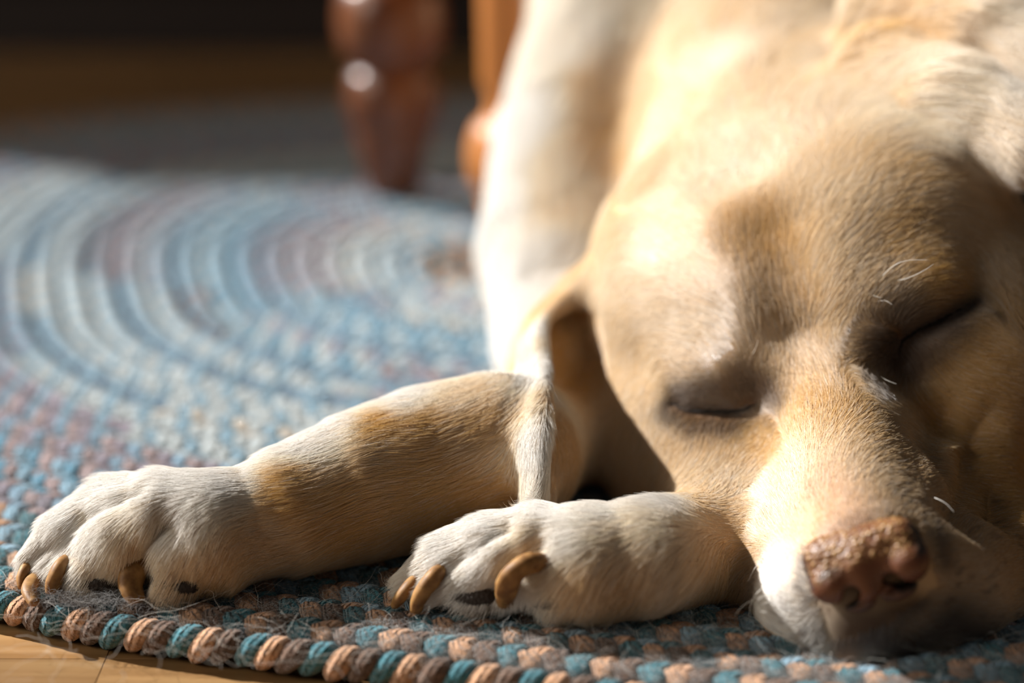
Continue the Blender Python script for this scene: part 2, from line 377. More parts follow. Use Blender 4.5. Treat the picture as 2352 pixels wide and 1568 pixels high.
for ri in range(30):
    r = RR-(ri+.5)*CORD
    if r < .8: break
    th = np.linspace(-np.pi, np.pi, 2400); P = ringpt(r, th); tg = np.gradient(P, axis=0); nn = np.stack([-tg[:, 1], tg[:, 0]], 1)/np.linalg.norm(tg, axis=1)[:, None]; spc = np.abs(((P-RC)*nn).sum(1))/r; d = np.r_[0, np.cumsum(np.linalg.norm(np.diff(P, axis=0), axis=1))]
    n = int(d[-1]/PER)*6; sk = np.arange(n)*(d[-1]/n)+rng.normal(0, .045, n); X = np.stack([np.interp(sk, d, P[:, i]) for i in (0, 1)], 1)
    X2 = np.stack([np.interp(sk+.1, d, P[:, i]) for i in (0, 1)], 1); D_ = X2-X; D_ /= np.linalg.norm(D_, axis=1)[:, None]
    L_spc.append(np.interp(sk, d, spc)); kk = np.arange(n); L_edge.append((kk % 2 == 1) & (ri == 0)); pal = RINGS[ri % len(RINGS)] if ri < len(RINGS) else RINGS[11+ri % 14]
    col = np.array([PAL[pal[i % 3]] for i in kk]); 
    if ri > 3:                                      # the inner cords change wool along their length
        sw = (np.floor(sk/PER/3+ri*1.7)*7919 % 10) < 3; alt = RINGS[(ri+3) % len(RINGS)]; col[sw] = np.array([PAL[alt[i % 3]] for i in kk])[sw]
    col = col*rng.uniform(.85, 1.15, (n, 1))*.86
    L_pos.append(X); L_dir.append(D_); L_side.append(np.where(kk % 2 == 0, 1, -1)); L_col.append(col)
X = np.vstack(L_pos); Dd = np.vstack(L_dir); sd = np.concatenate(L_side); col = np.vstack(L_col)
vis, dep = visible(np.c_[X, np.zeros(len(X))]); keep = vis; X, Dd, sd, col, dep, spc = X[keep], Dd[keep], sd[keep], col[keep], dep[keep], np.concatenate(L_spc)[keep]; edge = np.concatenate(L_edge)[keep]
nrm = np.stack([-Dd[:, 1], Dd[:, 0]], 1)
scl = rng.uniform(.93, 1.07, (len(X), 3)); scl[:, 2] = rng.uniform(.96, 1.04, len(X)); scl[:, 1] *= spc*np.where(edge, 1, 1.09)
inf = (lambda z_, q: (CX+FPX*q[:, 0]/z_ > -40) & (CX+FPX*q[:, 0]/z_ < 2390))(dep, X)
order = np.argsort(np.where(inf, dep, 999)); near = order[:300]; rest = np.setdiff1d(np.arange(len(X)), near)
def addattr(me, name, typ, arr, dom='POINT'):
    a = me.attributes.new(name, typ, dom); key = {'FLOAT_VECTOR': 'vector', 'FLOAT_COLOR': 'color', 'FLOAT': 'value'}[typ]
    a.data.foreach_set(key, np.asarray(arr, np.float32).ravel())
proto = {}
for key in ((1, 0), (-1, 0), (-1, 1)):
    V, F, uv = lobe(10, 10, *key); me_ = (V, F, uv); proto[key] = me_
made = {}
def strand(key):
    if key not in made:
        V, F, uv = proto[key]; o = mesh_tq('braid_strand', V, F, wool_part, None); addattr(o.data, 'ply', 'FLOAT_VECTOR', np.c_[uv, uv[:, :1]*0]); made[key] = o; return o
    o = made[key].copy(); C.objects.link(o); return o
LOB = {k: lobe(7, 8, *k) for k in proto}
def mesh_tq(name, V, F, m, parent):               # quads whose last two corners may coincide become triangles
    F = np.asarray(F); tri = F[:, 0] == F[:, 3]; tri2 = F[:, 2] == F[:, 3]
    me = bpy.data.meshes.new(name); V = np.asarray(V, np.float32)*U-np.array(parent.location if parent else (0, 0, 0), np.float32)
    t = tri | tri2; Q = F[~t]; T = F[t][:, :3]
    me.vertices.add(len(V)); me.vertices.foreach_set('co', V.ravel()); li = np.r_[Q.ravel(), T.ravel()].astype(np.int32); me.loops.add(len(li)); me.loops.foreach_set('vertex_index', li)
    me.polygons.add(len(Q)+len(T)); me.polygons.foreach_set('loop_start', np.r_[np.arange(len(Q))*4, Q.size+np.arange(len(T))*3].astype(np.int32))
    me.update(calc_edges=True); me.polygons.foreach_set('use_smooth', np.ones(len(me.polygons), bool)); me.materials.append(m)
    o = bpy.data.objects.new(name, me); link(o, parent); return o
for i in near:
    o = strand((int(sd[i]), int(edge[i]))); o.parent = rug; o.location = Vector((X[i, 0]-RC[0], X[i, 1]-RC[1], -FZ))*U
    o.rotation_euler = (0, 0, math.atan2(Dd[i, 1], Dd[i, 0])); o.scale = Vector(scl[i]); o.color = (*col[i], 1)
AV, AF, AU, AC = [], [], [], []; base = 0
for key in LOB:
    ii = rest[(sd[rest] == key[0]) & (edge[rest] == bool(key[1]))]; v, f_, u_ = LOB[key]; n = len(v)
    P = v[None]*scl[ii][:, None]; x = X[ii, 0][:, None]+P[..., 0]*Dd[ii, 0][:, None]+P[..., 1]*nrm[ii, 0][:, None]; y = X[ii, 1][:, None]+P[..., 0]*Dd[ii, 1][:, None]+P[..., 1]*nrm[ii, 1][:, None]
    AV.append(np.stack([x, y, P[..., 2]], -1).reshape(-1, 3)); AF.append((np.array(f_)[None]+(np.arange(len(ii))*n)[:, None, None]).reshape(-1, 4)+base)
    AU.append(np.tile(np.c_[u_, u_[:, :1]*0], (len(ii), 1))); AC.append(np.repeat(np.c_[col[ii], np.ones(len(ii))], n, 0)); base += len(ii)*n
field = mesh_tq('braided_field', np.vstack(AV), np.vstack(AF), wool_mass, rug); tag(field, kind='stuff')
addattr(field.data, 'ply', 'FLOAT_VECTOR', np.vstack(AU)); addattr(field.data, 'colour', 'FLOAT_COLOR', np.vstack(AC))
rX, rcol, rdep, redge = X, col, dep, edge
print('lobes', len(X))

# ------------------------------------------------------------------ furniture behind
wood, nt, out = mat('varnished_wood'); p = principled(nt, out, rough=.38); p.inputs['Coat Weight'].default_value = .25; p.inputs['Coat Roughness'].default_value = .2
tc = N(nt, 'ShaderNodeTexCoord'); mp = N(nt, 'ShaderNodeMapping'); mp.inputs['Scale'].default_value = (40, 40, 4); nt.links.new(tc.outputs['Object'], mp.inputs[0])
ns = N(nt, 'ShaderNodeTexNoise', i_Scale=1.5, i_Detail=5.0); nt.links.new(mp.outputs[0], ns.inputs['Vector'])
r1 = ramp(nt, ns.outputs[0], [(.3, (.07, .016, .002)), (.7, (.17, .048, .007))]); nt.links.new(r1.outputs[0], p.inputs['Base Color'])
dwood, nt, out = mat('dark_stained_wood'); principled(nt, out, (.010, .004, .003, 1), .7)
wood2, nt, out = mat('orange_wood'); principled(nt, out, (.42, .15, .03, 1), .45)
def lathe(name, prof, m, parent, x, y, n=40):
    prof = np.array(prof, float); a = np.linspace(0, 2*np.pi, n, endpoint=False); k = len(prof)
    V = np.concatenate([np.stack([x+r*np.cos(a), y+r*np.sin(a), np.full(n, z)], 1) for z, r in prof])
    F = [(i*n+j, i*n+(j+1) % n, (i+1)*n+(j+1) % n, (i+1)*n+j) for i in range(k-1) for j in range(n)]
    V = np.vstack([V, [[x, y, prof[0, 0]], [x, y, prof[-1, 0]]]])
    F += [(len(V)-2, (j+1) % n, j, j) for j in range(n)]+[(len(V)-1, (k-1)*n+j, (k-1)*n+(j+1) % n, (k-1)*n+(j+1) % n) for j in range(n)]
    return mesh_tq(name, V, F, m, parent)
def smoothprof(pts, n=60):
    pts = np.array(pts, float); z = np.linspace(pts[0, 0], pts[-1, 0], n); return np.c_[z, np.interp(z, pts[:, 0], pts[:, 1])]
def bulb(z0, z1, r0, r, n=12):
    t = np.linspace(0, np.pi, n); return [(z0+(z1-z0)*(1-math.cos(q))/2, r0+(r-r0)*math.sin(q)) for q in t]
g1 = G(905, 445, 0); 
chair = empty('dining_chair', (g1[0]*U, g1[1]*U, 0)); tag(chair, 'wooden dining chair with turned tapering legs standing on the far side of the rug', 'chair')
def chair_leg_profile():
    return [(.12, 1.25), (.4, 1.45), (3.4, 2.1), (3.7, 2.15)]+bulb(3.8, 6.9, 2.05, 2.55)+[(7.0, 2.0), (7.2, 2.0)]+bulb(7.3, 11.6, 2.1, 2.95)+[(12.0, 1.9), (14, 1.7), (26, 2.1), (30, 2.4)]+bulb(30.5, 34, 2.2, 2.7)+[(34.5, 2.2), (41, 2.2)]
cl = [(0, 0, 0), (40, -7, 0), (8, 42, 0), (47, 36, 0)]
for i, (dx, dy, zz) in enumerate(cl):
    lathe('leg', [(z+zz, r) for z, r in chair_leg_profile()] if i < 1 else [(FZ*(dy > 30)+z, r) for z, r in chair_leg_profile()], wood, chair, g1[0]+dx, g1[1]+dy)
cv = np.array([(g1[0]+dx, g1[1]+dy) for dx, dy, _ in cl])[[0, 1, 3, 2]]; cen = cv.mean(0)
def slab(name, poly, z0, z1, m, parent, b=.6):
    poly = np.array(poly, float); c = poly.mean(0); n = len(poly); ins = c+(poly-c)*(1-b/np.linalg.norm(poly-c, axis=1)[:, None])
    V = np.vstack([np.c_[ins, np.full(n, z0)], np.c_[poly, np.full(n, z0+b)], np.c_[poly, np.full(n, z1-b)], np.c_[ins, np.full(n, z1)]])
    F = [(k*n+i, k*n+(i+1) % n, (k+1)*n+(i+1) % n, (k+1)*n+i) for k in range(3) for i in range(n)]+[(0, n-1, n-2, n-3)[:4], (3*n, 3*n+1, 3*n+2, 3*n+3)]
    return mesh(name, V, F, m, parent, False)
slab('seat', cen+(cv-cen)*1.12, 41, 44.5, wood, chair)
# the table over the dog: one turned leg shows beside its shoulder
g2 = np.array([.3, 96.0]); table = empty('dining_table', (g2[0]*U, g2[1]*U, 0)); tag(table, 'wooden dining table with a stout turned leg showing beside the dog\'s shoulder', 'table')
tp = [(.12, 1.4), (.5, 1.6), (2.4, 1.9)]+bulb(2.5, 6.3, 1.7, 2.55)+[(6.6, 1.6), (7.4, 1.5), (8.2, 1.85), (30, 2.3), (36, 2.6)]+bulb(36.5, 42, 2.4, 3.2)+[(43, 2.6), (70, 2.9)]
tl = [(0, 0), (112, 8), (-6+14, 88), (118, 96)]
for i, (dx, dy) in enumerate(tl):
    lathe('leg', [(z if i == 0 else z*(1-FZ/70)+FZ, r) for z, r in tp], wood2, table, g2[0]+dx, g2[1]+dy)
tv = np.array([(g2[0]+dx, g2[1]+dy) for dx, dy in tl])[[0, 1, 3, 2]]; cen = tv.mean(0)
slab('tabletop', cen+(tv-cen)*1.06, 70, 73, wood2, table)
# sideboard
sb = empty('sideboard', (-.4, 1.62, FZ*U)); tag(sb, 'low dark stained sideboard standing on the bare boards beyond the rug', 'sideboard')
def bx(name, lo, hi, m, parent, b=.15): return mesh(name, *box(lo, hi, b), m, parent, False)
bx('plinth', (-118, 159, FZ), (58, 196, 5), dwood, sb); bx('carcass', (-120, 157, 5), (60, 198, 78), dwood, sb); bx('top', (-122, 155.5, 78), (62, 199, 80), dwood, sb)
for k in range(4):
    d_ = bx('door', (-119+k*45, 155.9, 6), (-75.5+k*45, 157, 77), dwood, sb)
    bx('handle', (-79+k*45, 154.6, 34), (-78+k*45, 156.2, 42), dwood, d_)
    d_ = None


# ------------------------------------------------------------------ the dog
CREASES = [([(1545, 925), (1575, 942), (1665, 948), (1730, 932)], .16, .22), ([(2066, 815), (2072, 785), (2110, 757), (2200, 712), (2236, 692)], .25, .28),
 ([(1250, 1235), (1190, 1280), (1130, 1360)], .45, .4), ([(1180, 1205), (1080, 1265), (1000, 1330)], .22, .3), ([(345, 1115), (200, 1180), (105, 1290)], .25, .3), ([(390, 1190), (340, 1250), (322, 1340)], .5, .38), ([(250, 1150), (150, 1220), (70, 1290)], .15, .2),
 ([(2170, 950), (2240, 980), (2240, 1080), (2215, 1180)], .8, .8), ([(2140, 1010), (2165, 1030), (2185, 1055)], .6, .7), ([(2290, 1120), (2290, 1160)], .7, .8)]
bV, bF = build_body()
def vnormals(V, F):
    a, b, c, d = (V[F[:, i]] for i in range(4)); fn = np.cross(c-a, d-b); vn = np.zeros_like(V)
    for i in range(4):
        for k in range(3): vn[:, k] += np.bincount(F[:, i], fn[:, k], len(V))
    return vn/np.maximum(np.linalg.norm(vn, axis=1), 1e-9)[:, None]
bvh = BVHTree.FromPolygons(bV.tolist(), bF.tolist())
def hit(px, py):
    r = ray(px, py); l, n, i, dd = bvh.ray_cast(Vector((0, 0, H)), Vector(r).normalized(), 300)
    return (np.array(l) if l is not None else None), (np.array(n) if n is not None else None)
def path(pts, step=6):
    P = []
    for a, b in zip(pts[:-1], pts[1:]):
        n = max(1, int(math.dist(a, b)/step))
        for i in range(n):
            h_, _ = hit(a[0]+(b[0]-a[0])*i/n, a[1]+(b[1]-a[1])*i/n)
            if h_ is not None: P.append(h_)
    h_, _ = hit(*pts[-1]); P.append(h_) if h_ is not None else None
    return np.array(P)
def dist_to(V, P):
    D = np.full(len(V), 1e9)
    for p in P: D = np.minimum(D, ((V-p)**2).sum(1))
    return np.sqrt(D)
def crease(pts, depth, width):
    global bV
    P = path(pts); d = dist_to(bV, P); n = vnormals(bV, bF); bV = bV-n*(depth*np.exp(-(d/width)**2))[:, None]
SLIT_L = [(1545, 925), (1575, 942), (1620, 944), (1665, 946), (1705, 944), (1730, 930)]
SLIT_R = [(2066, 815), (2072, 785), (2110, 757), (2160, 738), (2200, 712), (2236, 692)]
for c in CREASES: crease(*c)
bvh = BVHTree.FromPolygons(bV.tolist(), bF.tolist())
print('body', len(bV))

dogE = None
fur_skin, nt, out = mat('fur_skin'); p = principled(nt, out, (.60, .38, .18, 1), .85)
at_ = N(nt, 'ShaderNodeAttribute', attribute_name='colour'); nt.links.new(at_.outputs['Color'], p.inputs['Base Color'])
dog = mesh('dog', bV, bF, fur_skin)
tag(dog, 'cream and golden short-haired dog asleep on the braided rug, chin beside its front paws', 'dog')
# nose
nv = Vol((-2.4, -1.3, -2.6), (2.6, 2.2, 1.9), .045); I3 = np.eye(3)
nv.ell((.05, .50, .12), I3, (1.62, .80, .92), .3)
nv.cap((-1.0, .55, .55), (1.15, .55, .42), .58, .55, .35)
nv.cap((-.15, .0, .25), (-.12, -.1, -.45), .42, .36, .35)
NOST = []
for s_ in (-1, 1):
    nv.ell((.1+s_*1.08, .15, -.10-.05*s_), I3, (.64, .66, .62), .2)
    nv.ell((.1+s_*.55, .38, -.98), I3, (.55, .42, .28), .25)
    for yy in (-.7, -.35, 0.0, .3):
        c_ = [(.05+s_*.58, yy, -.42), (.05+s_*.80, yy, -.66), (.05+s_*1.12, yy+.1, -.76), (.05+s_*1.42, yy+.2, -.62)]; NOST += c_
        nv.chain(c_, [.27, .20, .13, .06], .08, 'sub')
nv.chain([(-.05, -.75, -.2), (-.1, -.6, -.6), (-.1, -.35, -1.0), (-.05, .1, -1.9)], [.03, .05, .08, .1], .12, 'sub')
nV, nF = nv.mesh(); nV = smooth_mesh(nV, nF, 2)
def worley(P, c, seed=1):
    q = P/c; b = np.floor(q).astype(int); d1 = np.full(len(P), 9.); d2 = d1.copy(); idv = np.zeros(len(P))
    for i in (-1, 0, 1):
        for j in (-1, 0, 1):
            for k in (-1, 0, 1):
                cc = b+[i, j, k]; h = (cc[:, 0]*73856093 ^ cc[:, 1]*19349663 ^ cc[:, 2]*83492791 ^ seed*2654435) & 0x7fffffff
                o = np.stack([(h % 1013)/1013, (h//1013 % 997)/997, (h//1010000 % 991)/991], 1); d = np.linalg.norm(cc+o-q, axis=1)
                m = d < d1; d2 = np.where(m, d1, np.minimum(d2, d)); idv = np.where(m, (h % 977)/977, idv); d1 = np.where(m, d, d1)
    return d1, d2, idv
def vnoise(P, f, seed=0):                      # cheap smooth noise, about -1..1
    r_ = np.random.default_rng(seed); s = 0
    for _ in range(6):
        k = r_.normal(0, 1, 3)*f; s = s+np.sin(P@k+r_.uniform(0, 6.28))
    return s/2.6
nn = vnormals(nV, nF); top = np.clip((nV[:, 2]-.28+.15*np.abs(nV[:, 0]))/.35, 0, 1)*np.clip((nV[:, 1]+.9)/.5, 0, 1)
d1, d2, idv = worley(nV, .155); bump = np.clip((d2-d1)*1.6, 0, 1)
nV = nV+nn*((bump-.4)*.06*top+(np.clip(worley(nV, .07, 5)[1]-worley(nV, .07, 5)[0], 0, .6)*.02))[:, None]
crust = top[:, None]*(.45+.55*(idv[:, None] > .3))*bump[:, None]
ncol = np.array([.12, .042, .018])*(1-crust)+np.array([.38, .22, .075])*crust
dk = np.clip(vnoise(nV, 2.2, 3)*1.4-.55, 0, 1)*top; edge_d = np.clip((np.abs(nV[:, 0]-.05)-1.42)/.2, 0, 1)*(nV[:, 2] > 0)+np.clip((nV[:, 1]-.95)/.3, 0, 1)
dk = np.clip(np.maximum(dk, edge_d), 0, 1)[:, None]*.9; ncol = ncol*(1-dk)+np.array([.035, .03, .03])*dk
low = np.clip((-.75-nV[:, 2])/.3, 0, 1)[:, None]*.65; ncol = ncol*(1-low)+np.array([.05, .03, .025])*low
dn_ = dist_to(nV, np.array(NOST)); dn_ = np.clip((.36-dn_)/.12, 0, 1)[:, None]*np.clip((nV[:, 1:2]+.30)/.25, 0, 1); ncol = ncol*(1-dn_)+np.array([.008, .004, .003])*dn_
nose_mat, nt, out = mat('nose_leather'); p = principled(nt, out, rough=.42); at_ = N(nt, 'ShaderNodeAttribute', attribute_name='colour'); nt.links.new(at_.outputs['Color'], p.inputs['Base Color'])
p.inputs['Subsurface Weight'].default_value = .12; p.inputs['Subsurface Radius'].default_value = (.003, .001, .0005); p.inputs['Subsurface Scale'].default_value = .5
g = N(nt, 'ShaderNodeNewGeometry'); ns = N(nt, 'ShaderNodeTexNoise', i_Scale=1800.0, i_Detail=3.0); nt.links.new(g.outputs['Position'], ns.inputs['Vector']); bp = N(nt, 'ShaderNodeBump', i_Strength=.35, i_Distance=.0003)
nt.links.new(ns.outputs[0], bp.inputs['Height']); nt.links.new(bp.outputs[0], p.inputs['Normal'])
ct_, st_ = math.cos(math.radians(17)), math.sin(math.radians(17)); piv = np.array([0, .6, 0.]); q_ = nV-piv; nV = np.stack([q_[:, 0], q_[:, 1]*ct_+q_[:, 2]*st_, -q_[:, 1]*st_+q_[:, 2]*ct_], 1)+piv
nose = mesh('nose', NOSE+nV@HR+A3*.10+D3*.0, nF, nose_mat, dog); addattr(nose.data, 'colour', 'FLOAT_COLOR', np.c_[ncol, np.ones(len(ncol))]); nose['label'] = 'pebbled brown nose with a crusted ochre upper rim'
# claws: (px, py, Y) paths along the middle line
horn, nt, out = mat('horn_claw'); p = principled(nt, out, rough=.55); p.inputs['Specular IOR Level'].default_value = .3; p.inputs['Subsurface Weight'].default_value = .5; p.inputs['Subsurface Radius'].default_value = (.004, .0018, .0006); p.inputs['Subsurface Scale'].default_value = .6
g = N(nt, 'ShaderNodeNewGeometry'); ns = N(nt, 'ShaderNodeTexNoise', i_Scale=260.0, i_Detail=3.0); nt.links.new(g.outputs['Position'], ns.inputs['Vector'])
r1 = ramp(nt, ns.outputs[0], [(.35, (.16, .075, .022)), (.7, (.36, .20, .07))]); nt.links.new(r1.outputs[0], p.inputs['Base Color'])
pad_mat, nt, out = mat('paw_pad'); p = principled(nt, out, (.022, .014, .010, 1), .7)
g = N(nt, 'ShaderNodeNewGeometry'); vo = N(nt, 'ShaderNodeTexVoronoi', i_Scale=900.0); nt.links.new(g.outputs['Position'], vo.inputs['Vector']); bp = N(nt, 'ShaderNodeBump', i_Strength=.6, i_Distance=.0006); nt.links.new(vo.outputs[0], bp.inputs['Height']); nt.links.new(bp.outputs[0], p.inputs['Normal'])
def spline(P, n):
    P = np.asarray(P, float); t = np.linspace(0, len(P)-1, n); o = []
    for tt in t:
        i = min(int(tt), len(P)-2); f = tt-i; p0, p1, p2, p3 = P[max(i-1, 0)], P[i], P[i+1], P[min(i+2, len(P)-1)]
        o.append(.5*((2*p1)+(-p0+p2)*f+(2*p0-5*p1+4*p2-p3)*f*f+(-p0+3*p1-3*p2+p3)*f**3))
    return np.array(o)
def tube(name, P, R, m, parent, nv=14, flat=1.0):
    P = np.asarray(P, float); R = np.asarray(R, float); n = len(P); tan = np.gradient(P, axis=0); tan /= np.linalg.norm(tan, axis=1)[:, None]
    ref = np.cross(tan[0], tan[-1]+np.array([.01, .02, .03])); ref /= np.linalg.norm(ref)
    e1 = ref-tan*(tan@ref)[:, None]; e1 /= np.linalg.norm(e1, axis=1)[:, None]; e2 = np.cross(tan, e1); a = np.linspace(0, 2*np.pi, nv, endpoint=False)
    V = (P[:, None]+R[:, None, None]*(np.cos(a)[None, :, None]*flat*e1[:, None]+np.sin(a)[None, :, None]*e2[:, None])).reshape(-1, 3)
    V = np.vstack([V, P[0], P[-1]]); F = [(i*nv+j, i*nv+(j+1) % nv, (i+1)*nv+(j+1) % nv, (i+1)*nv+j) for i in range(n-1) for j in range(nv)]
    F += [(len(V)-2, (j+1) % nv, j, j) for j in range(nv)]+[(len(V)-1, (n-1)*nv+j, (n-1)*nv+(j+1) % nv, (n-1)*nv+(j+1) % nv) for j in range(nv)]
    return mesh_tq(name, V, F, m, parent)
CLAWS = [
 ([(1262, 1300), (1212, 1294), (1168, 1335), (1164, 1400)], .35), ([(1030, 1305), (1000, 1325), (968, 1365), (955, 1402)], .31), ([(960, 1325), (942, 1345), (922, 1368), (908, 1388)], .25),
 ([(332, 1275), (312, 1300), (300, 1345), (318, 1384)], .37), ([(160, 1290), (140, 1308), (124, 1338), (118, 1364)], .31), ([(100, 1305), (78, 1330), (66, 1356), (80, 1386)], .21), ([(75, 1290), (62, 1310), (52, 1330), (52, 1350)], .22)]
for pts, r in CLAWS:
    h0, _ = hit(*pts[0]); h0 = W(*pts[0], h0[1]+.45); tipp = G(*pts[3], .10+r*.3); y0 = h0[1]-.55
    P = spline([h0, W(*pts[1], y0), W(*pts[2], min((y0*.45+tipp[1]*.55), y0-.15)), tipp], 14); R = r*np.interp(np.linspace(0, 1, 14), [0, .35, .7, 1], [.85, 1, .9, .62])
    tube('claw', P, R*1.2, horn, dog, 16, .72)
PADS = []
def pad(px, py, r):
    h_, _ = hit(px, py)
    if h_ is None: h_ = G(px, py, .4)
    c = h_+np.array([0, r[1]*.85, 0]); c[2] = max(c[2], .35); PADS.append(c)
    v = Vol(c-2, c+2, .09); v.ell(c, np.eye(3), r, .2); V, F = v.mesh(); return mesh('paw_pad', V, F, pad_mat, dog)
for q in [(1095, 1378, (1.0, .9, .5)), (1275, 1385, (.95, .8, .5)), (210, 1345, (1.05, .9, .5)), (400, 1352, (.85, .8, .5))]: pad(*q)
# lids
lid_mat, nt, out = mat('eyelid_rim'); principled(nt, out, (.012, .008, .006, 1), .9)
for sl_ in (SLIT_L, SLIT_R):
    P = spline(path(sl_, 12), 24); tube('eyelid', P, .085*np.sin(np.linspace(.25, np.pi-.25, 24))+.012, lid_mat, dog, 8, .8)

# ------------------------------------------------------------------ fur: strokes combed along the coat  (root px -> tip px, length cm, gold 0..1, lift); gold mixes coat colour with painted light: pale leg tops, golden fronts, right face
STROKES = """
1900 1180 1885 1080 .35 0.45 .35;1885 1080 1890 980 .5 0.35 .35;1950 1000 2000 900 .5 0.33 .4;2020 1000 2110 940 .55 0.33 .4;2080 1120 2180 1110 .5 0.33 .4;1800 1100 1740 1040 .45 0.35 .3;1760 1200 1715 1130 .6 0.2 .5;1990 1190 1995 1120 .22 0.5 .35;
2100 1180 2170 1120 .3 0.3 .4;1850 1230 1810 1180 .35 0.3 .4;1780 1320 1755 1250 .55 -0.2 .5;1790 1430 1760 1380 .6 -0.5 .5;1870 1460 1830 1490 .45 -0.9 .4;1960 1480 1950 1520 .4 0 .4;2200 1250 2300 1240 .45 0.3 .3;2250 1400 2340 1400 .5 0.2 .3;
2180 1350 2260 1330 .35 0.2 .3;2250 1100 2330 1110 .6 0.85 .25;2150 950 2240 990 .6 0.85 .25;2250 850 2335 880 .6 0.85 .25;2320 700 2350 760 .7 0.85 .25;1900 900 1870 800 .6 0.55 .3;1850 820 1810 720 .7 0.6 .3;1800 700 1760 600 .8 0.7 .3;
1730 560 1710 460 .9 0.9 .3;1700 450 1690 330 1.1 0.08 .3;1700 300 1690 180 1.3 0.08 .35;1700 120 1700 20 1.8 0.08 .35;1620 650 1540 600 .8 0.45 .3;1560 560 1490 490 .9 0.33 .3;1500 420 1450 330 1.1 0.33 .3;1520 720 1440 720 .8 0.33 .3;
1600 760 1530 740 .7 0.33 .35;1660 820 1610 760 .5 0.33 .5;1700 880 1690 800 .35 0.4 .6;1620 890 1550 870 .4 0.35 .5;1760 860 1760 790 .4 0.4 .5;1800 940 1790 870 .4 0.5 .4;1770 1000 1740 1040 .4 0.5 .3;1640 980 1630 1050 .5 0.6 .3;
1580 1000 1560 1060 .6 0.45 .3;1680 1080 1660 1140 .7 0.33 .4;1600 1080 1560 1130 .9 0.33 .45;1500 960 1480 1040 .7 0.33 .3;1480 1060 1475 1130 .7 0.33 .3;1480 840 1450 900 .7 0.33 .3;1430 720 1390 790 .8 0.33 .3;1380 600 1340 680 1.0 0.45 .3;
1920 740 1990 660 .7 0.33 .45;1960 660 2040 590 .8 0.2 .4;1900 600 1960 500 .9 0.2 .35;1860 480 1910 370 1.0 0.2 .35;1960 460 2060 370 1.0 0.2 .35;2060 560 2170 510 .9 0.6 .3;2150 640 2260 650 .8 0.85 .3;2040 700 2120 640 .7 0.2 .45;
2150 700 2250 680 .6 0.85 .35;2010 780 1950 770 .35 0.5 .6;2050 850 2020 900 .35 0.6 .4;2120 830 2170 880 .5 0.85 .3;2200 760 2290 790 .5 0.85 .3;2000 880 2040 930 .4 0.5 .4;2060 930 2120 980 .6 0.5 .35;2260 500 2340 540 .9 0.6 .3;
2150 430 2250 440 1.0 0.5 .3;2300 600 2350 660 .8 0.6 .3;1850 300 1890 190 1.4 0.08 .4;2000 260 2100 210 1.5 0.08 .45;1900 120 1990 60 1.8 0.08 .4;2050 80 2180 80 1.9 0.5 .45;2150 180 2260 220 1.8 0.08 .5;2150 280 2260 320 1.6 0.08 .5;
2260 330 2340 390 1.6 0.08 .55;2300 200 2350 260 1.8 0.08 .5;2280 60 2350 100 1.9 0.08 .45;1550 250 1520 150 1.6 0.33 .35;1600 80 1620 0 1.9 0.35 .35;1450 300 1400 380 1.6 0.45 .3;1430 150 1380 250 1.7 0.45 .3;1250 740 1235 800 .7 -1 .3;
1225 850 1222 950 .7 -1 .25;1225 1000 1225 1100 .7 -1 .25;1290 850 1285 950 .45 0.7 .2;1290 1000 1280 1080 .45 0.7 .2;1340 720 1310 800 .5 0.8 .2;1260 780 1258 880 .5 0.7 .2;1200 250 1170 380 1.7 -1 .3;1150 450 1140 570 1.6 -1 .3;
1180 650 1170 760 1.5 -1 .3;1300 60 1240 170 1.8 -0.6 .3;1300 400 1270 520 1.5 0 .3;1260 600 1240 700 1.4 -1 .3;1100 900 980 960 1.0 0.15 .25;950 920 830 960 .9 -1 .25;800 960 690 1010 .8 -1 .25;1000 1100 880 1140 .9 1 .25;
1100 1150 980 1180 1.0 1 .25;850 1150 740 1200 .9 1 .25;700 1120 580 1160 .9 1 .3;620 1250 520 1290 .9 0.35 .3;560 1100 450 1110 .8 -1 .3;420 1110 320 1120 .8 -1 .35;280 1130 180 1180 .8 -1 .35;160 1190 90 1260 .7 -1 .35;
250 1210 170 1290 .8 -1 .35;420 1200 370 1270 .9 -1 .4;450 1270 400 1340 .9 0.3 .4;300 1240 270 1320 .8 0.4 .35;520 1300 480 1360 .8 0.4 .35;1700 1190 1590 1180 .8 0.3 .3;1550 1160 1440 1160 .8 -0.9 .3;1420 1180 1320 1180 .8 -0.9 .35;
1280 1180 1180 1190 .8 -1 .35;1150 1200 1060 1240 .8 -1 .35;1050 1250 970 1310 .7 -1 .35;1120 1270 1050 1340 .8 -1 .35;1330 1240 1240 1290 .8 -1 .4;1240 1260 1170 1320 .8 0.2 .35;1350 1300 1320 1380 .9 0.6 .4;1480 1300 1430 1370 .9 0.6 .35;
1620 1280 1560 1350 .9 0.6 .35;1700 1300 1650 1370 .9 0.6 .3;1450 1220 1360 1250 .8 0.25 .35;1180 1330 1170 1390 .6 -1 .4;1000 960 880 1000 .9 0.95 .25;900 960 800 1010 .9 0.9 .25;1130 960 1020 1000 .9 0.8 .25;950 900 840 930 .9 -1 .25;
1080 860 980 890 1 -1 .25;720 1000 620 1050 .8 -1 .25
"""
SP_, SD_, SV_ = [], [], []
for l in STROKES.replace('\n', ';').split(';'):
    v_ = [float(q) for q in l.split()]
    if len(v_) < 7: continue
    a_, n1 = hit(v_[0], v_[1]); b_, n2 = hit(v_[2], v_[3])
    if a_ is None: continue
    if b_ is None or np.linalg.norm(b_-a_) > 7: b_ = W(v_[2], v_[3], a_[1])
    d_ = b_-a_; SP_.append(a_); SD_.append(d_/np.linalg.norm(d_)); SV_.append([v_[4], min(1, v_[5]+.1), v_[6]])
SP_, SD_, SV_ = np.array(SP_), np.array(SD_), np.array(SV_)
